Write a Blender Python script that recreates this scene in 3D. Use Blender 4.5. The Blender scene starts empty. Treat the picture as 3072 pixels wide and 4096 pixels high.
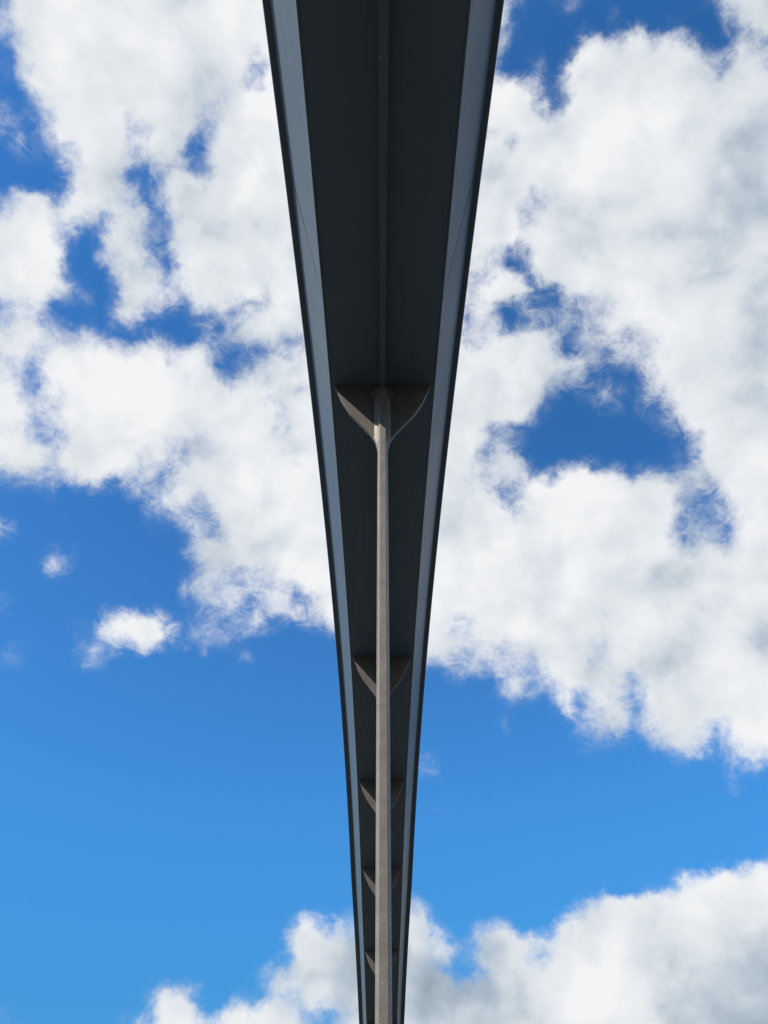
import bpy, bmesh, math, random
from mathutils import Vector, Matrix

R = math.radians
scene = bpy.context.scene
col = scene.collection

# ------------------------------------------------------------------ camera
PITCH = R(40.0)
CAM = Vector((-0.009, 0.0, 1.6))
FPX, CX, CY = 3000.0, 1525.0, 2048.0          # focal length in pixels of a 4096 px tall frame
cam_data = bpy.data.cameras.new('camera')
cam_data.sensor_fit = 'VERTICAL'
cam_data.sensor_height = 24.0
cam_data.sensor_width = 18.0
cam_data.lens = FPX / 4096.0 * 24.0
cam_data.shift_x = (1536.0 - CX) / 4096.0
cam_data.clip_start = 0.05
cam_data.clip_end = 5000.0
camera = bpy.data.objects.new('camera', cam_data)
col.objects.link(camera)
camera.location = CAM
camera.rotation_euler = (R(90) + PITCH, 0, 0)
scene.camera = camera

# ------------------------------------------------------------------ view
scene.view_settings.view_transform = 'Standard'
scene.view_settings.look = 'None'
scene.view_settings.exposure = 0.45
scene.view_settings.gamma = 1.0
scene.view_settings.use_curve_mapping = False

# ------------------------------------------------------------------ sun
SUN_TO = Vector((-0.60, -0.32, 0.72)).normalized()      # direction towards the sun
sun_data = bpy.data.lights.new('sun', 'SUN')
sun_data.energy = 5.0
sun_data.angle = R(0.5)
sun_data.color = (1.0, 0.95, 0.87)
sun = bpy.data.objects.new('sun', sun_data)
col.objects.link(sun)
sun.rotation_euler = SUN_TO.to_track_quat('Z', 'Y').to_euler()
sun.location = (-20, -11, 26)

# ------------------------------------------------------------------ sky
world = bpy.data.worlds.new('World')
scene.world = world
world.use_nodes = True
nt = world.node_tree
nt.nodes.clear()
N = nt.nodes
LK = nt.links.new


def val(x):
    return x


def mth(op, a, b=None, c=None, clamp=False, tree=None):
    t = tree or nt
    n = t.nodes.new('ShaderNodeMath')
    n.operation = op
    n.use_clamp = clamp
    for i, v in enumerate((a, b, c)):
        if v is None:
            continue
        if isinstance(v, (int, float)):
            n.inputs[i].default_value = v
        else:
            t.links.new(v, n.inputs[i])
    return n.outputs[0]


def vmt(op, a, b=None, scale=None, tree=None):
    t = tree or nt
    n = t.nodes.new('ShaderNodeVectorMath')
    n.operation = op
    for i, v in enumerate((a, b)):
        if v is None:
            continue
        if isinstance(v, (tuple, list, Vector)):
            n.inputs[i].default_value = tuple(v)
        else:
            t.links.new(v, n.inputs[i])
    if scale is not None:
        if isinstance(scale, (int, float)):
            n.inputs['Scale'].default_value = scale
        else:
            t.links.new(scale, n.inputs['Scale'])
    return n.outputs['Value'] if op in ('DOT_PRODUCT', 'LENGTH', 'DISTANCE') else n.outputs['Vector']


def noise(vec, scale, detail=6, rough=0.55, dist=0.0, lac=2.0, tree=None):
    t = tree or nt
    n = t.nodes.new('ShaderNodeTexNoise')
    n.noise_dimensions = '3D'
    t.links.new(vec, n.inputs['Vector'])
    n.inputs['Scale'].default_value = scale
    n.inputs['Detail'].default_value = detail
    n.inputs['Roughness'].default_value = rough
    n.inputs['Lacunarity'].default_value = lac
    n.inputs['Distortion'].default_value = dist
    return n


def smooth(x, lo, hi, a=0.0, b=1.0, kind='SMOOTHSTEP', tree=None):
    t = tree or nt
    n = t.nodes.new('ShaderNodeMapRange')
    n.interpolation_type = kind
    t.links.new(x, n.inputs['Value'])
    n.inputs['From Min'].default_value = lo
    n.inputs['From Max'].default_value = hi
    n.inputs['To Min'].default_value = a
    n.inputs['To Max'].default_value = b
    return n.outputs[0]


def mixc(fac, a, b, tree=None):
    t = tree or nt
    n = t.nodes.new('ShaderNodeMix')
    n.data_type = 'RGBA'
    if isinstance(fac, (int, float)):
        n.inputs['Factor'].default_value = fac
    else:
        t.links.new(fac, n.inputs['Factor'])
    for nm, v in (('A', a), ('B', b)):
        s = [i for i in n.inputs if i.name == nm and i.type == 'RGBA'][0]
        if isinstance(v, (tuple, list)):
            s.default_value = (v[0], v[1], v[2], 1.0)
        else:
            t.links.new(v, s)
    return [o for o in n.outputs if o.type == 'RGBA'][0]


# cloud cover over the part of the sky the photograph shows: 80 rows x 64 columns, 0 clear .. 9 solid
COVER = """
4999999999999999999998888888888888888888886111231101000001115999
3699999999999988998999998888888888888888886000000003000010004599
3689999999999978998999998888888888888888893100002101461332000249
1499999999999999999996998888888888888888850011007866996878302774
2189999999999999999994598888888888888888830022039999999999955984
2157999999999989999995598888888888888888840115058999999989993798
1249999999999899999784698888888888888888867545156899999999996899
1026999999999999998799998888888888888888888861247999999999999999
3124799989988999956799998888888888888888999984149999999999999999
4331599889868999836999998888888888888888489897579999999999999999
2541699789857998357999998888888888888888574589999999999999999999
1431346889665996149999998888888888888888995799998999999999999999
0122265889856962128999998888888888888888999999999999999999999999
0000126889622368429999998888888888888889999999899999999999999999
0000136778732699859999998888888888888889999987999999999999999999
2676437898761389999999998888888888888889999845899999999999999999
5587689867872079999999998888888888888889999657999999999999999999
8899787213798259999999998888888888888889999657999999999999999999
9999841038874059999999998888888888888889987678999999999999999999
7899960027875159999999998888888888888889753469998999999999999999
9999930048887228999999998888888888888888751269997999999999999999
9999950002799618998999998888888888888884566527999999999999999999
9998875201699847999999798888888888888886788962388999999999999999
4787322411796745799953688988888888888885554532365678999999999999
4463100003784312235447998888888888888843830244442458799999999999
7787531302521100242489998888888888888873752353344588658999999999
7888656671012521143455864488888888888884666897525656557799999999
6873686788577857854133446688888888888886789999513424647889999999
6664889999989968972136877688888888888899999999756524158789999999
8342899999999988995258688888888888888899999999655111036876999999
8635768999999999999589787688888888888899999997432244036658999999
9855668999999999999998679888888888888999999985101143045389999999
8854579999999999999998868888888888888997897842000112021147999999
7762569999999989989899858888888888888999534320000000001244699999
8885359999999867659999988888888888888999643210000000000014479899
8998679999965866899998986688888888888998447200000000000111589699
4687469988766337999999996888888888888987578731255434033113788999
2433514854455458999999999888888888888978474555599987365456669999
1121301201144479699999878888888888888968842599999999999874546999
0000000000014555369999877888888888888999995469999999999963213799
4000000000002135438999999998888888889999997999999999999972456689
6300000000001100634899979988888888889999999999999999999833532689
0000012000000104799998889998888888889999999999999999999646984699
0002512000000001689998889998888888889999999999999999999978899999
0001640000000000577667787998888888889999999999999999999999999999
0000000000000015554546584898888888889999999999999999999999999999
3000000000000004345646672368888888889988899999999999999999999999
4000010003110000244524566458888888889898999999999999999999999999
0000002058899841232345323446668888889857999999999999999999999999
0100021027789862344332110111335588889857899999999799999999999999
0301002425358312132221000000000088889878766789999869999999999999
2501001640001000000132000000000088857645555568999769799999999999
0100000110000000000000000000000055511145326536899989568999999999
0000000000000000000000000000000000000130015634588867456899999999
0000000000000000000000000000000000000000023421463776437999999999
0000000000000000000000000000000000000000001000252567638999998999
0000000000000000000000000000000000000000013000023478447898974899
0000000000000000000000000000000000000000002000011364126788733899
0000000000000000000000000000000000020000000000002331202357512788
0000000000000000000000000000000000053000000000000100000122104544
0000000000000000000000000000000000032000000000000000000010000221
0000000000000000000000000000000000000100000000000000000000011200
0000000000000000000000000000000000000000000000000000000000000000
0000000000000000000000000000000000003100000000000000000000000000
0000000000000000000000000000000000000000000000000000000000000000
0000000000000000000000000000000000000000000000000000000000000000
0000000000000000000000000000000000000000000000000000000000000000
0000000000000000000000000000000000000000000000000000000000000014
0000000000000000000000000000000000000000000000000000000025667899
0000000000000000000000000000000000000000000000000020023659999999
0000000000000000000000000000000000540000000000003689999999999999
0000000000000000000000000332255555980000000000155799999999999999
0000000000000000000000004865655555992303466112589999999999999999
0000000000000000000000006996757755997323789787889999999999999999
0000000000000000000010023899999988997732699755899999999999999999
0000000000000000000002355899999988997211389875899999999999999999
0000000000000120020000688999999988999755799999999999999999999999
0000000000000684300022255899989988999999999999799999999999999999
1000000000000699410421575676788899999999999999999999999999999999
2200000000233899745876998422588899999999999999999999999999999999
"""
cover = [[int(ch) / 9.0 for ch in ln.replace(' ', '')] for ln in COVER.strip().splitlines()]


def cover_at(px, py):
    x = min(max(px / 48.0 - 0.5, 0), 63)
    y = min(max(py / 51.2 - 0.5, 0), 79)
    i, j = min(int(x), 62), min(int(y), 78)
    a, b = x - i, y - j
    return ((cover[j][i] * (1 - a) + cover[j][i + 1] * a) * (1 - b)
            + (cover[j + 1][i] * (1 - a) + cover[j + 1][i + 1] * a) * b)


# a fixed chart of the sky: stereographic, centred 40 degrees up towards +Y
SKY_C = (0.0, math.cos(PITCH), math.sin(PITCH))
SKY_U = (0.0, -math.sin(PITCH), math.cos(PITCH))
UMAX, VMAX, NR, NCOL = 0.25, 0.32, 81, 32


def chart_to_pixel(u, v):
    # inverse stereographic, then the view that the cover table was read in
    r2 = u * u + v * v
    dz = (1 - r2) / (1 + r2)
    dx, dy = 2 * u / (1 + r2), 2 * v / (1 + r2)
    return 1536 + FPX * dx / dz, CY - FPX * dy / dz


def px_chart(px, py):
    X, Y = (px - 1536) / FPX, (CY - py) / FPX
    n = math.sqrt(1 + X * X + Y * Y)
    return X / (n + 1), Y / (n + 1)


tc = N.new('ShaderNodeTexCoord')
dvec = vmt('NORMALIZE', tc.outputs['Generated'])
# fractal warp of the lookup so that edges curl like cloud edges
w1 = noise(dvec, 38.0, 8, 0.62)
w1c = vmt('SCALE', vmt('SUBTRACT', w1.outputs['Color'], (0.5, 0.5, 0.5)), scale=0.030)
dw = vmt('ADD', dvec, w1c)
den = mth('MAXIMUM', mth('ADD', vmt('DOT_PRODUCT', dw, SKY_C), 1.0), 0.05)
cu = mth('DIVIDE', vmt('DOT_PRODUCT', dw, (1, 0, 0)), den)
cv = mth('DIVIDE', vmt('DOT_PRODUCT', dw, SKY_U), den)
ufac = mth('ADD', mth('DIVIDE', cu, 2 * UMAX), 0.5, clamp=True)
vrow = mth('MULTIPLY', mth('ADD', mth('DIVIDE', cv, -2 * VMAX), 0.5, clamp=True), NR - 1.0)
# each colour ramp carries three rows of the table in its red, green and blue; summed with row weights
grp = bpy.data.node_groups.new('cloud_cover', 'ShaderNodeTree')
grp.interface.new_socket('Across', in_out='INPUT', socket_type='NodeSocketFloat')
grp.interface.new_socket('Row', in_out='INPUT', socket_type='NodeSocketFloat')
grp.interface.new_socket('Cover', in_out='OUTPUT', socket_type='NodeSocketFloat')
gin = grp.nodes.new('NodeGroupInput')
gout = grp.nodes.new('NodeGroupOutput')


def cmix(op, a, b):
    n = grp.nodes.new('ShaderNodeMixRGB')
    n.blend_type = op
    n.use_clamp = (op == 'SUBTRACT')
    n.inputs[0].default_value = 1.0
    for q, v in ((1, a), (2, b)):
        if isinstance(v, tuple):
            n.inputs[q].default_value = (v[0], v[1], v[2], 1)
        else:
            grp.links.new(v, n.inputs[q])
    return n.outputs[0]


halves = [mth('MULTIPLY', gin.outputs[0], 2.0, clamp=True, tree=grp),
          mth('SUBTRACT', mth('MULTIPLY', gin.outputs[0], 2.0, tree=grp), 1.0, clamp=True, tree=grp)]
cmb = grp.nodes.new('ShaderNodeCombineColor')
for i in range(3):
    grp.links.new(gin.outputs[1], cmb.inputs[i])
sums = [None, None]
for j in range(0, NR, 3):
    wgt = cmix('SUBTRACT', (1, 1, 1), cmix('DIFFERENCE', cmb.outputs[0], (j, j + 1, j + 2)))
    for k in (0, 1):
        ramp = grp.nodes.new('ShaderNodeValToRGB')
        cr = ramp.color_ramp
        cr.interpolation = 'LINEAR'
        pts = []
        for i in range(NCOL):
            f = i / (NCOL - 1)
            cs = []
            for jj in (j, j + 1, j + 2):
                px, py = chart_to_pixel((f - 1 + k) * UMAX, VMAX - 2 * VMAX * jj / (NR - 1))
                cs.append(cover_at(px, py))
            pts.append((f, cs))
        cr.elements[0].position = 0.0
        cr.elements[1].position = 1.0
        for f, c in pts[1:-1]:
            cr.elements.new(f)
        for e, (f, c) in zip(cr.elements, pts):
            e.color = (c[0], c[1], c[2], 1)
        grp.links.new(halves[k], ramp.inputs['Fac'])
        d_ = cmix('MULTIPLY', ramp.outputs['Color'], wgt)
        sums[k] = d_ if sums[k] is None else cmix('ADD', sums[k], d_)
outs = []
for k in (0, 1):
    sp_ = grp.nodes.new('ShaderNodeSeparateColor')
    grp.links.new(sums[k], sp_.inputs[0])
    outs.append(mth('ADD', mth('ADD', sp_.outputs[0], sp_.outputs[1], tree=grp), sp_.outputs[2], tree=grp))
right = mth('GREATER_THAN', gin.outputs[0], 0.5, tree=grp)
grp.links.new(mth('ADD', mth('MULTIPLY', outs[1], right, tree=grp), mth('MULTIPLY', outs[0], mth('SUBTRACT', 1.0, right, tree=grp), tree=grp), tree=grp), gout.inputs[0])
gnode = N.new('ShaderNodeGroup')
gnode.node_tree = grp
LK(ufac, gnode.inputs[0])
LK(vrow, gnode.inputs[1])
acc = gnode.outputs[0]
# away from the charted part the same broken cloud goes on
inu = smooth(mth('ABSOLUTE', cu), 0.26, 0.34, 1, 0)
inv = smooth(mth('ABSOLUTE', cv), 0.33, 0.42, 1, 0)
front = smooth(vmt('DOT_PRODUCT', dvec, SKY_C), 0.2, 0.4)
inside = mth('MULTIPLY', mth('MULTIPLY', inu, inv), front)
far_n = smooth(noise(dvec, 3.2, 4, 0.55).outputs['Fac'], 0.40, 0.62)
g = mth('ADD', mth('MULTIPLY', acc, inside), mth('MULTIPLY', far_n, mth('SUBTRACT', 1.0, inside)))
# billows and wisps
n1 = noise(dvec, 30.0, 11, 0.60, 0.30)
n2 = noise(dvec, 95.0, 8, 0.66, 0.9)
softness = smooth(noise(vmt('ADD', dvec, (3.1, 1.7, 0.4)), 6.5, 3, 0.5).outputs['Fac'], 0.40, 0.62)   # 0 crisp, 1 wispy
calm = smooth(g, 0.70, 1.0, 1.0, 0.30)          # the middle of a cloud is smooth
F = mth('ADD', g, mth('MULTIPLY', mth('MULTIPLY', mth('SUBTRACT', n1.outputs['Fac'], 0.5), calm), mth('MULTIPLY_ADD', softness, 0.25, 0.55)))
F = mth('ADD', F, mth('MULTIPLY', mth('MULTIPLY', mth('SUBTRACT', n2.outputs['Fac'], 0.5), calm), mth('MULTIPLY_ADD', softness, 0.30, 0.26)))
F = mth('MULTIPLY', F, smooth(g, 0.0, 0.08))
mr = N.new('ShaderNodeMapRange')
mr.interpolation_type = 'SMOOTHSTEP'
LK(F, mr.inputs['Value'])
LK(mth('MULTIPLY_ADD', softness, -0.18, 0.23), mr.inputs['From Min'])
LK(mth('MULTIPLY_ADD', softness, 0.20, 0.82), mr.inputs['From Max'])
alpha = mth('POWER', mr.outputs[0], 1.5)
# thin veils hanging round the clouds
nv = noise(vmt('MULTIPLY', dvec, (1.0, 1.0, 1.35)), 34.0, 9, 0.66, 1.1)
veil = mth('MULTIPLY', smooth(g, 0.06, 0.60), smooth(nv.outputs['Fac'], 0.38, 0.70, 0.04, 0.62))
alpha = mth('SUBTRACT', 1.0, mth('MULTIPLY', mth('SUBTRACT', 1.0, alpha), mth('SUBTRACT', 1.0, veil)))

# cloud brightness: lit from the sun's side, greyer in the hollows and where the layer is thick
s1 = noise(dvec, 7.5, 5, 0.5, 0.2)
s2 = noise(vmt('ADD', dvec, tuple(SUN_TO * 0.025)), 19.0, 4, 0.50, 0.30)
n1s = noise(dvec, 19.0, 4, 0.50, 0.30)
s1b = noise(vmt('ADD', dvec, tuple(SUN_TO * 0.05)), 7.5, 5, 0.5, 0.2)
relief = mth('SUBTRACT', n1s.outputs['Fac'], s2.outputs['Fac'])
relief_l = mth('SUBTRACT', s1.outputs['Fac'], s1b.outputs['Fac'])
shade = mth('ADD', smooth(s1.outputs['Fac'], 0.30, 0.64, 0.05, 0.95), mth('MULTIPLY', relief, 1.3))
shade = mth('MULTIPLY_ADD', relief_l, 2.2, shade)
for (px, py, rad, amt) in ((3040, 720, 420, -0.75), (3000, 1300, 320, -0.45), (1930, 4020, 280, -1.5), (3020, 4110, 330, -2.2),
                           (2700, 3900, 170, -0.5), (2800, 2650, 420, -0.35), (2500, 3650, 300, 0.25), (2900, 3700, 430, 0.6), (2480, 3920, 300, 0.35), (1900, 2300, 420, 0.10), (2450, 3980, 150, 0.35),
                           (400, 1700, 330, 0.20), (2550, 600, 300, 0.2), (1900, 700, 260, 0.25), (2050, 1500, 230, -0.25)):
    u0, v0 = px_chart(px, py)
    du = mth('SUBTRACT', cu, u0)
    dv = mth('SUBTRACT', cv, v0)
    d2 = mth('ADD', mth('MULTIPLY', du, du), mth('MULTIPLY', dv, dv))
    rr = rad / FPX * 0.5
    bl = mth('POWER', 2.718, mth('MULTIPLY', d2, -1.0 / (rr * rr)))
    shade = mth('MULTIPLY_ADD', bl, amt, shade)
cc = N.new('ShaderNodeValToRGB')
cr = cc.color_ramp
cr.elements[0].position = 0.0
cr.elements[0].color = (0.22, 0.28, 0.35, 1)
cr.elements[1].position = 1.0
cr.elements[1].color = (0.82, 0.83, 0.845, 1)
e = cr.elements.new(0.62)
e.color = (0.63, 0.675, 0.72, 1)
e = cr.elements.new(0.35)
e.color = (0.40, 0.47, 0.55, 1)
LK(smooth(shade, -1.7, 1.2, kind='LINEAR'), cc.inputs['Fac'])

sky = N.new('ShaderNodeTexSky')
sky.sky_type = 'NISHITA'
sky.sun_disc = False
sky.sun_elevation = math.asin(SUN_TO.z)
sky.sun_rotation = math.atan2(SUN_TO.x, SUN_TO.y)
sky.altitude = 1500.0
sky.air_density = 1.0
sky.dust_density = 0.0
sky.ozone_density = 4.0
hs = N.new('ShaderNodeHueSaturation')
hs.inputs['Saturation'].default_value = 1.12
hs.inputs['Value'].default_value = 1.0
LK(sky.outputs['Color'], hs.inputs['Color'])
bg_sky = N.new('ShaderNodeBackground')
bg_sky.inputs['Strength'].default_value = 0.088
tint = N.new('ShaderNodeMix')
tint.data_type = 'RGBA'
tint.blend_type = 'MULTIPLY'
tint.inputs['Factor'].default_value = 1.0
LK(hs.outputs['Color'], [i for i in tint.inputs if i.name == 'A' and i.type == 'RGBA'][0])
[i for i in tint.inputs if i.name == 'B' and i.type == 'RGBA'][0].default_value = (0.72, 1.38, 1.66, 1)
sepd = N.new('ShaderNodeSeparateXYZ')
LK(dvec, sepd.inputs[0])
low = smooth(sepd.outputs['Z'], 0.02, 0.55, 0.85, 0.0)
LK(mixc(low, [o for o in tint.outputs if o.type == 'RGBA'][0], (0.24, 1.84, 4.75)), bg_sky.inputs['Color'])
bg_cloud = N.new('ShaderNodeBackground')
bg_cloud.inputs['Strength'].default_value = 0.80
LK(cc.outputs['Color'], bg_cloud.inputs['Color'])
mixs = N.new('ShaderNodeMixShader')
LK(alpha, mixs.inputs['Fac'])
LK(bg_sky.outputs[0], mixs.inputs[1])
LK(bg_cloud.outputs[0], mixs.inputs[2])
out = N.new('ShaderNodeOutputWorld')
LK(mixs.outputs[0], out.inputs['Surface'])
world.cycles.sampling_method = 'MANUAL'
world.cycles.sample_map_resolution = 512


# ------------------------------------------------------------------ materials
def new_mat(name):
    m = bpy.data.materials.new(name)
    m.use_nodes = True
    t = m.node_tree
    b = t.nodes['Principled BSDF']
    return m, t, b


def bump(t, b, height, strength, distance):
    n = t.nodes.new('ShaderNodeBump')
    n.inputs['Strength'].default_value = strength
    n.inputs['Distance'].default_value = distance
    t.links.new(height, n.inputs['Height'])
    t.links.new(n.outputs['Normal'], b.inputs['Normal'])


def slate_paint(name, base, rough=0.42):
    m, t, b = new_mat(name)
    tcn = t.nodes.new('ShaderNodeTexCoord')
    p = tcn.outputs['Object']
    streak = vmt('MULTIPLY', p, (9.0, 0.55, 9.0), tree=t)
    ns = noise(streak, 1.6, 6, 0.6, tree=t)
    nb = noise(p, 2.3, 6, 0.6, 0.4, tree=t)
    c = mixc(smooth(ns.outputs['Fac'], 0.35, 0.72, tree=t), tuple(x * 0.94 for x in base), tuple(x * 1.05 for x in base), tree=t)
    c = mixc(smooth(nb.outputs['Fac'], 0.55, 0.80, 0, 0.25, tree=t), c, (base[0] * 1.02, base[1] * 0.96, base[2] * 0.84), tree=t)
    # greenish yellow lichen blotches that start some metres along the span
    sep = t.nodes.new('ShaderNodeSeparateXYZ')
    t.links.new(p, sep.inputs[0])
    li = noise(p, 1.7, 5, 0.65, 0.8, tree=t)
    lf = mth('MULTIPLY', smooth(li.outputs['Fac'], 0.56, 0.72, tree=t), smooth(sep.outputs['Y'], 7.5, 10.5, 0, 0.55, tree=t), tree=t)
    c = mixc(lf, c, (0.17, 0.145, 0.035), tree=t)
    # bird and paint specks
    v = t.nodes.new('ShaderNodeTexVoronoi')
    v.inputs['Scale'].default_value = 9.0
    t.links.new(p, v.inputs['Vector'])
    sp = smooth(v.outputs['Distance'], 0.022, 0.032, 1, 0, tree=t)
    keep = mth('GREATER_THAN', noise(p, 4.0, 2, tree=t).outputs['Fac'], 0.63, tree=t)
    c = mixc(mth('MULTIPLY', sp, keep, tree=t), c, (0.62, 0.63, 0.62), tree=t)
    t.links.new(c, b.inputs['Base Color'])
    t.links.new(smooth(nb.outputs['Fac'], 0.3, 0.7, rough + 0.04, rough + 0.10, tree=t), b.inputs['Roughness'])
    b.inputs['Specular IOR Level'].default_value = 0.35
    bump(t, b, noise(p, 60.0, 4, 0.6, tree=t).outputs['Fac'], 0.10, 0.002)
    return m


def taupe_paint(name, base, bscale=190.0, bst=0.65, rough=0.36):
    m, t, b = new_mat(name)
    tcn = t.nodes.new('ShaderNodeTexCoord')
    p = tcn.outputs['Object']
    nb = noise(p, 14.0, 6, 0.6, 0.4, tree=t)
    nf = noise(p, bscale, 5, 0.65, 0.8, tree=t)
    c = mixc(smooth(nb.outputs['Fac'], 0.35, 0.7, tree=t), tuple(x * 0.88 for x in base), tuple(x * 1.1 for x in base), tree=t)
    c = mixc(smooth(noise(p, 33.0, 5, 0.7, 1.0, tree=t).outputs['Fac'], 0.60, 0.74, 0, 0.35, tree=t), c, (0.15, 0.155, 0.12), tree=t)
    t.links.new(c, b.inputs['Base Color'])
    b.inputs['Roughness'].default_value = rough
    b.inputs['Specular IOR Level'].default_value = 0.22
    bump(t, b, nf.outputs['Fac'], bst, 0.004)
    return m


M_GIRDER = slate_paint('slate_blue_steel_paint', (0.095, 0.129, 0.147))
M_COLUMN = taupe_paint('taupe_hammered_steel_paint', (0.222, 0.200, 0.168))
M_WING = taupe_paint('dark_taupe_steel_paint', (0.145, 0.128, 0.102), 150.0, 0.5, 0.5)
M_WELD = taupe_paint('thick_cream_paint_on_weld', (0.29, 0.26, 0.21), 90.0, 0.9, 0.4)
m, t, b = new_mat('dark_asphalt')
tcn = t.nodes.new('ShaderNodeTexCoord')
na = noise(tcn.outputs['Object'], 0.4, 8, 0.6, tree=t)
nb_ = noise(tcn.outputs['Object'], 60.0, 4, 0.6, tree=t)
c = mixc(na.outputs['Fac'], (0.018, 0.021, 0.025), (0.036, 0.039, 0.044), tree=t)
t.links.new(mixc(nb_.outputs['Fac'], c, (0.045, 0.045, 0.045), tree=t), b.inputs['Base Color'])
b.inputs['Roughness'].default_value = 0.9
bump(t, b, nb_.outputs['Fac'], 0.4, 0.01)
M_GROUND = m
m, t, b = new_mat('concrete')
tcn = t.nodes.new('ShaderNodeTexCoord')
t.links.new(mixc(noise(tcn.outputs['Object'], 6, 8, 0.65, tree=t).outputs['Fac'], (0.22, 0.215, 0.2), (0.36, 0.35, 0.33), tree=t), b.inputs['Base Color'])
b.inputs['Roughness'].default_value = 0.9
M_CONCRETE = m


# ------------------------------------------------------------------ helpers
def link(name, mesh, mat, parent=None):
    o = bpy.data.objects.new(name, mesh)
    if mat and not mesh.materials:
        mesh.materials.append(mat)
    col.objects.link(o)
    if parent:
        o.parent = parent
    return o


def to_mesh(name, bm, smooth_faces=False):
    bmesh.ops.recalc_face_normals(bm, faces=bm.faces)
    me = bpy.data.meshes.new(name)
    bm.to_mesh(me)
    bm.free()
    if smooth_faces:
        for p in me.polygons:
            p.use_smooth = True
    return me


def thing(name, label, cat, loc=(0, 0, 0), group=None):
    o = bpy.data.objects.new(name, None)
    o.empty_display_size = 0.2
    col.objects.link(o)
    o.location = loc
    o['label'] = label
    o['category'] = cat
    o['kind'] = 'thing'
    if group:
        o['group'] = group
    return o


def sweep(bm, sections):
    """closed cross sections (lists of points) joined into a capped solid"""
    rings = [[bm.verts.new(p) for p in s] for s in sections]
    n = len(rings[0])
    for a, b_ in zip(rings, rings[1:]):
        for i in range(n):
            bm.faces.new((a[i], a[(i + 1) % n], b_[(i + 1) % n], b_[i]))
    bm.faces.new(rings[0])
    bm.faces.new(list(reversed(rings[-1])))


def prism(bm, outline, y0, y1):
    """outline in x,z extruded between two depths"""
    a = [bm.verts.new((x, y0, z)) for x, z in outline]
    b_ = [bm.verts.new((x, y1, z)) for x, z in outline]
    n = len(outline)
    f1 = bm.faces.new(a)
    f2 = bm.faces.new(list(reversed(b_)))
    for i in range(n):
        bm.faces.new((a[i], b_[i], b_[(i + 1) % n], a[(i + 1) % n]))
    bmesh.ops.triangulate(bm, faces=[f1, f2])


def box(bm, x0, x1, y0, y1, z0, z1):
    prism(bm, [(x0, z0), (x1, z0), (x1, z1), (x0, z1)], y0, y1)


# ------------------------------------------------------------------ ground
bm = bmesh.new()
S = 1500.0
n = 12
gv = [[bm.verts.new((-S + 2 * S * i / n, -S + 2 * S * j / n, 0)) for i in range(n + 1)] for j in range(n + 1)]
for j in range(n):
    for i in range(n):
        bm.faces.new((gv[j][i], gv[j][i + 1], gv[j + 1][i + 1], gv[j + 1][i]))
ground = link('ground', to_mesh('ground', bm), M_GROUND)
ground['kind'] = 'structure'

# unseen rise added behind the viewer to block low sky light from the plates
m, t, b = new_mat('dark_green_light_blocker')
tcn = t.nodes.new('ShaderNodeTexCoord')
nw = noise(tcn.outputs['Object'], 0.35, 8, 0.65, tree=t)
t.links.new(mixc(nw.outputs['Fac'], (0.018, 0.028, 0.012), (0.050, 0.062, 0.026), tree=t), b.inputs['Base Color'])
b.inputs['Roughness'].default_value = 0.95
bump(t, b, nw.outputs['Fac'], 1.0, 1.5)
bm = bmesh.new()
rnd = random.Random(3)
NA, NB = 60, 10
grid = []
for i in range(NA + 1):
    az = math.pi * 1.5 + (i / NA - 0.5) * R(170)          # centred straight behind the viewer
    fade = math.cos((i / NA - 0.5) * math.pi) ** 0.5 if 0 < i < NA else 0.0
    ringv = []
    for j in range(NB + 1):
        q = j / NB
        rr = 22.0 + 60.0 * q
        hh = (17.0 * math.sin(min(q * 2.4, 1.0) * math.pi / 2) ** 0.8 + rnd.uniform(-0.8, 0.8) * (0 < j)) * fade if j else -0.2
        ringv.append(bm.verts.new((rr * math.cos(az), rr * math.sin(az), hh - (0.2 if fade == 0 else 0))))
    grid.append(ringv)
for i in range(NA):
    for j in range(NB):
        bm.faces.new((grid[i][j], grid[i][j + 1], grid[i + 1][j + 1], grid[i + 1][j]))
blocker = link('added_light_blocker', to_mesh('added_light_blocker', bm, True), m)
blocker['kind'] = 'structure'

# ------------------------------------------------------------------ girder
W = 0.72                                      # width of the soffit
DEPTH = 0.70 * W                              # height of the sloping side plates
HALF = 0.5 * W
LIP = 0.796 * W


def arch(y):
    """height of the soffit above the ground at distance y"""
    d = y / W
    return CAM.z + W * (-0.01133 * d * d + 0.2325 * d + 4.69)


def taper(y):
    d = y / W
    return 1.0 - 0.085 * min(max((d - 21.3) / 5.7, 0.0), 1.3)


def web_top(y):
    """half width at the top of the side plates: the lip above them gets deeper towards the far end"""
    return (0.745 - 0.0027 * min(max(y / W - 2.0, 0.0), 26.0)) * W * taper(y)


Y0, Y1 = -11.75, 26.6
STEP = 0.25
YS = [Y0 + STEP * i for i in range(int((Y1 - Y0) / STEP) + 1)]

girder = thing('arched_girder', 'long slate blue steel box girder arching overhead on the thin columns', 'girder', (0, 0, 0))


def ribbon(name, pts, mat=M_GIRDER, y0=Y0, y1=Y1, parent=girder, skew=None):
    """solid strip along the arch; pts(y) -> closed list of (x, dz)"""
    bm = bmesh.new()
    ys = [y0] + [y for y in YS if y0 + 0.02 < y < y1 - 0.02] + [y1]
    secs = []
    for y in ys:
        secs.append([(x, y + (skew(dz) if skew and (y == y0 or y == y1) else 0.0), arch(y) + dz) for x, dz in pts(y)])
    sweep(bm, secs)
    return link(name, to_mesh(name, bm), mat, parent)


T = 0.016
ribbon('soffit_plate', lambda y: [(-HALF * taper(y) + 0.011, 0), (HALF * taper(y) - 0.011, 0),
                                  (HALF * taper(y) - 0.011, T), (-HALF * taper(y) + 0.011, T)])


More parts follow.
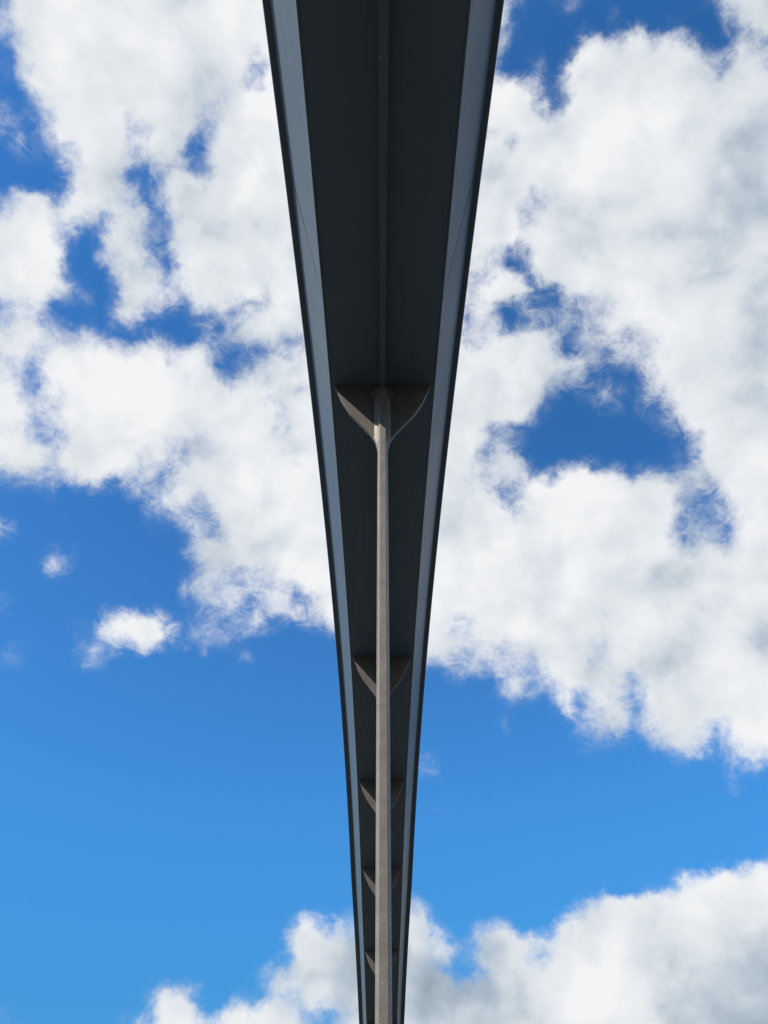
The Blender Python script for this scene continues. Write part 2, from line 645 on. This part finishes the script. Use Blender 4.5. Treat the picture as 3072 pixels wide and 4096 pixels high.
def web(side):
    s = side

    def pts(y):
        k = taper(y)
        return [(s * HALF * k, -0.002), (s * web_top(y), DEPTH), (s * (web_top(y) - 0.01), DEPTH), (s * (HALF * k - 0.01), -0.002)]
    return pts


# the side plates are welded from two lengths; the joint runs slantwise across each plate
def skewed_web(side, ya, yb, name):
    bm = bmesh.new()
    ys = [ya] + [y for y in YS if ya + 0.8 < y < yb - 0.8] + [yb]
    secs = []
    for y in ys:
        ring = []
        for x, dz in web(side)(y):
            yy = y
            if y in (JOINT,):
                yy = y - (dz / DEPTH) * SKEW
            ring.append((x, yy, arch(yy) + dz))
        secs.append(ring)
    sweep(bm, secs)
    return link(name, to_mesh(name, bm), M_GIRDER, girder)


JOINT = 3.66 * W
SKEW = 0.84 * W
GAP = 0.0
for side in (-1, 1):
    w_near = skewed_web(side, Y0, JOINT, 'side_plate')
    w_far = skewed_web(side, JOINT, Y1, 'side_plate')
    # weld bead over the joint
    bm = bmesh.new()
    secs = []
    K = 26
    rnd = random.Random(5 + side)
    for i in range(K + 1):
        q = i / K
        yy = JOINT - q * SKEW
        x = side * (HALF + (web_top(yy) - HALF) * q)
        z = arch(yy) + DEPTH * q
        nx, nz = side * 0.942, -0.336
        r = 0.0026 + rnd.uniform(-0.0008, 0.0008)
        secs.append([(x, yy - r, z), (x + nx * r * 0.7, yy - r * 0.5, z + nz * r * 0.7), (x + nx * r * 0.7, yy + r * 0.5, z + nz * r * 0.7), (x, yy + r, z)])
    sweep(bm, secs)
    link('weld_seam', to_mesh('weld_seam', bm), M_GIRDER, girder)

# projecting top plate with a rounded lower lip
for side in (-1, 1):
    def lip(y, s=side):
        k = taper(y)
        a, b_ = web_top(y) - 0.024, LIP * k
        return [(s * a, DEPTH + 0.002), (s * (b_ - 0.006), DEPTH + 0.002), (s * b_, DEPTH + 0.008), (s * b_, DEPTH + 0.030), (s * a, DEPTH + 0.030)]
    ribbon('edge_lip', lip)
ribbon('deck_plate', lambda y: [(-(web_top(y) - 0.026), DEPTH + 0.004), (web_top(y) - 0.026, DEPTH + 0.004),
                                (web_top(y) - 0.026, DEPTH + 0.028), (-(web_top(y) - 0.026), DEPTH + 0.028)])

# keel: the rib hanging from the middle of the soffit
KEEL = 0.130 * W


def keel(y):
    d = y / W
    hw = (0.031 - 0.0085 * min(max((d - 1.2) / 3.3, 0), 1)) * W
    return [(-hw, -KEEL), (hw, -KEEL), (hw, -0.003), (-hw, -0.003)]


ribbon('keel_rib', keel)
# small joint step on the lower edge of each side plate
# ------------------------------------------------------------------ columns
COLS = [4.71, 10.56, 15.14, 19.12, 23.23, 26.97]
BARF, BARB, BARD = 0.0270 * W, 0.045 * W, 0.060 * W        # half widths front / back, depth of the front half
GT = 0.036 * W                                             # thickness of the wing plate
GOFF = 0.082 * W                                           # from bar front to wing front


def bar_mesh(height):
    """tapered-section bar: two trapezia back to back, chamfer run out near the top; origin at base, y=0 wing front"""
    bm = bmesh.new()
    yf, ym, yb = -GOFF, -GOFF + BARD, GT + (GOFF - BARD) * 0.6
    ybk = yb + BARD
    e = 0.0022

    def ring(z, fw):
        return [(-fw, yf + e, z), (-fw + e, yf, z), (fw - e, yf, z), (fw, yf + e, z),
                (BARB, ym, z), (BARB, yb, z), (BARF, ybk, z), (-BARF, ybk, z), (-BARB, yb, z), (-BARB, ym, z)]
    z1 = height - 0.235 * W
    zs = [(0.02, BARF)]
    k = int(height / 0.25)
    zs += [(0.02 + (z1 - 0.02) * i / k, BARF) for i in range(1, k + 1)]
    for q in (0.25, 0.5, 0.75, 1.0):
        zs.append((z1 + (height - z1) * 0.75 * q, BARF + (BARB * 0.90 - BARF) * (q * q * (3 - 2 * q))))
    zs.append((height, BARB * 0.92))
    sweep(bm, [ring(z, fw) for z, fw in zs])
    return to_mesh('bar', bm)


# outline of the wing plate, read in the plane of the first column
def plane_pt(px, py):
    d = COLS[0] * W
    el = PITCH + math.atan((CY - py) / FPX)
    h = d * math.tan(el)
    z = d * math.cos(PITCH) + h * math.sin(PITCH)
    return (px - 1531.0) / FPX * z, h + CAM.z - arch(d)


curve = [(1338, 1537), (1341, 1545), (1348, 1559), (1355, 1576), (1362, 1590), (1369, 1605), (1378, 1619), (1387, 1632), (1400, 1651), (1412, 1664),
         (1424, 1677), (1437, 1690), (1450, 1703), (1462, 1715), (1472, 1725), (1481, 1734), (1490, 1745), (1497, 1756), (1502, 1766),
         (1506, 1780), (1510, 1796), (1512.5, 1812), (1514.5, 1830), (1516, 1850)]
wing_curve = [plane_pt(*p) for p in curve]
wing_curve = [(abs(x), z) for x, z in wing_curve]
HOLE_W, HOLE_H, HOLE_T = 0.119 * W, 0.165 * W, -0.018 * W


def wing_outer(z):
    if z >= wing_curve[0][1]:
        return wing_curve[0][0]
    for (xa, za), (xb, zb_) in zip(wing_curve, wing_curve[1:]):
        if zb_ <= z <= za:
            return xb + (xa - xb) * (z - zb_) / (za - zb_ + 1e-9)
    return wing_curve[-1][0]


def wing_inner(z):
    q = abs(2 * (z - (HOLE_T - HOLE_H / 2)) / HOLE_H)
    return HOLE_W * (1 - q ** 2.4) ** (1 / 2.4) if q < 1 else 0.0


def wing_mesh(s):
    """plate cut in level strips: half of the round cut-out on the inside, the S curve on the outside"""
    zs = {-0.001, HOLE_T, HOLE_T - HOLE_H}
    zs |= {z for _, z in wing_curve[1:]}
    zs |= {HOLE_T - HOLE_H / 2 + HOLE_H / 2 * math.sin(math.pi * (i / 14 - 0.5)) for i in range(1, 14)}
    zs |= {wing_curve[0][1] + (wing_curve[-1][1] - wing_curve[0][1]) * i / 60 for i in range(1, 60)}
    zs = sorted(z for z in zs if wing_curve[-1][1] <= z <= -0.001)
    bm = bmesh.new()
    secs = []
    for z in zs:
        a_, b_ = wing_inner(z), wing_outer(z)
        e = min(0.0022, (b_ - a_) * 0.2)
        secs.append([(s * a_, 0.0, z), (s * (b_ - e), 0.0, z), (s * b_, e, z), (s * b_, GT, z), (s * a_, GT, z)])
    sweep(bm, secs)
    return to_mesh('wing', bm)


wing_meshes = {s: wing_mesh(s) for s in (-1, 1)}


def weld_mesh(s):
    """lumpy fillet between the bar and the wing plate, from under the hole to the foot of the wing"""
    bm = bmesh.new()
    rnd = random.Random(11 + s)
    zt, zb = HOLE_T - HOLE_H - 0.002, wing_curve[-3][1]
    K = 40
    secs = []
    for i in range(K + 1):
        q = i / K
        z = zt + (zb - zt) * q
        xx = BARB + (0.030 * W) * (1.0 + rnd.uniform(-0.10, 0.10))
        # never wider than the wing itself
        lim = 9
        for (xa, za), (xb, zb_) in zip(wing_curve, wing_curve[1:]):
            if zb_ <= z <= za:
                lim = xb + (xa - xb) * (z - zb_) / (za - zb_ + 1e-9)
        xx = max(min(xx, lim - 0.001), BARB + 0.0005)
        ya = -GOFF + BARD
        secs.append([(s * (BARB - 0.002), ya + 0.001, z), (s * (BARB + (xx - BARB) * 0.55), ya + (-ya) * (0.5 + rnd.uniform(-.06, .06)), z), (s * xx, -0.0004, z), (s * (BARB - 0.002), -0.0004, z)])
    sweep(bm, secs)
    return to_mesh('weld', bm, False)


weld_meshes = {s: weld_mesh(s) for s in (-1, 1)}

bm = bmesh.new()
box(bm, -0.16, 0.16, -0.16, 0.16, 0.0, 0.02)
base_me = to_mesh('base', bm)
bm = bmesh.new()
bmesh.ops.create_cone(bm, cap_ends=True, segments=6, radius1=0.016, radius2=0.016, depth=0.018)
nut_me = to_mesh('nut', bm)

labels = ['nearest column, taupe steel bar with sunlit sparkle rising up the middle to its winged top',
          'column hidden behind the nearest one, its wing plates second below the big winged top',
          'column hidden behind the nearest one, its small wing plates third down the girder',
          'column hidden behind the nearest one, its small wing plates fourth down the girder',
          'column hidden behind the nearest one, its dim wing plates fifth down the girder',
          'column at the far end of the girder, hidden behind the nearest bar, sixth and last']
for i, d in enumerate(COLS):
    y = d * W
    h = arch(y)
    c = thing('steel_column', labels[i], 'column', (0, y, 0), 'winged steel columns under the girder')
    # bar top meets the keel; the girder slopes a little, so use the lower of both sides
    top = min(arch(y - GOFF), arch(y + GT + GOFF)) - KEEL - 0.002
    o = link('bar', bar_mesh(top), M_COLUMN, c)
    slope = math.atan((arch(y + 0.05) - arch(y - 0.05)) / 0.1)
    for s in (-1, 1):
        wv = link('wing_plate', wing_meshes[s], M_WING, c)
        wv.location = (0, 0, min(h, arch(y + GT)) - 0.001)
        wd = link('weld_bead', weld_meshes[s], M_WELD, c)
        wd.location = (0, 0, min(h, arch(y + GT)) - 0.001)
    bp = link('base_plate', base_me, M_COLUMN, c)
    for sx in (-1, 1):
        for sy in (-1, 1):
            nn = link('anchor_nut', nut_me, M_COLUMN, bp)
            nn.location = (sx * 0.12, sy * 0.12, 0.029)
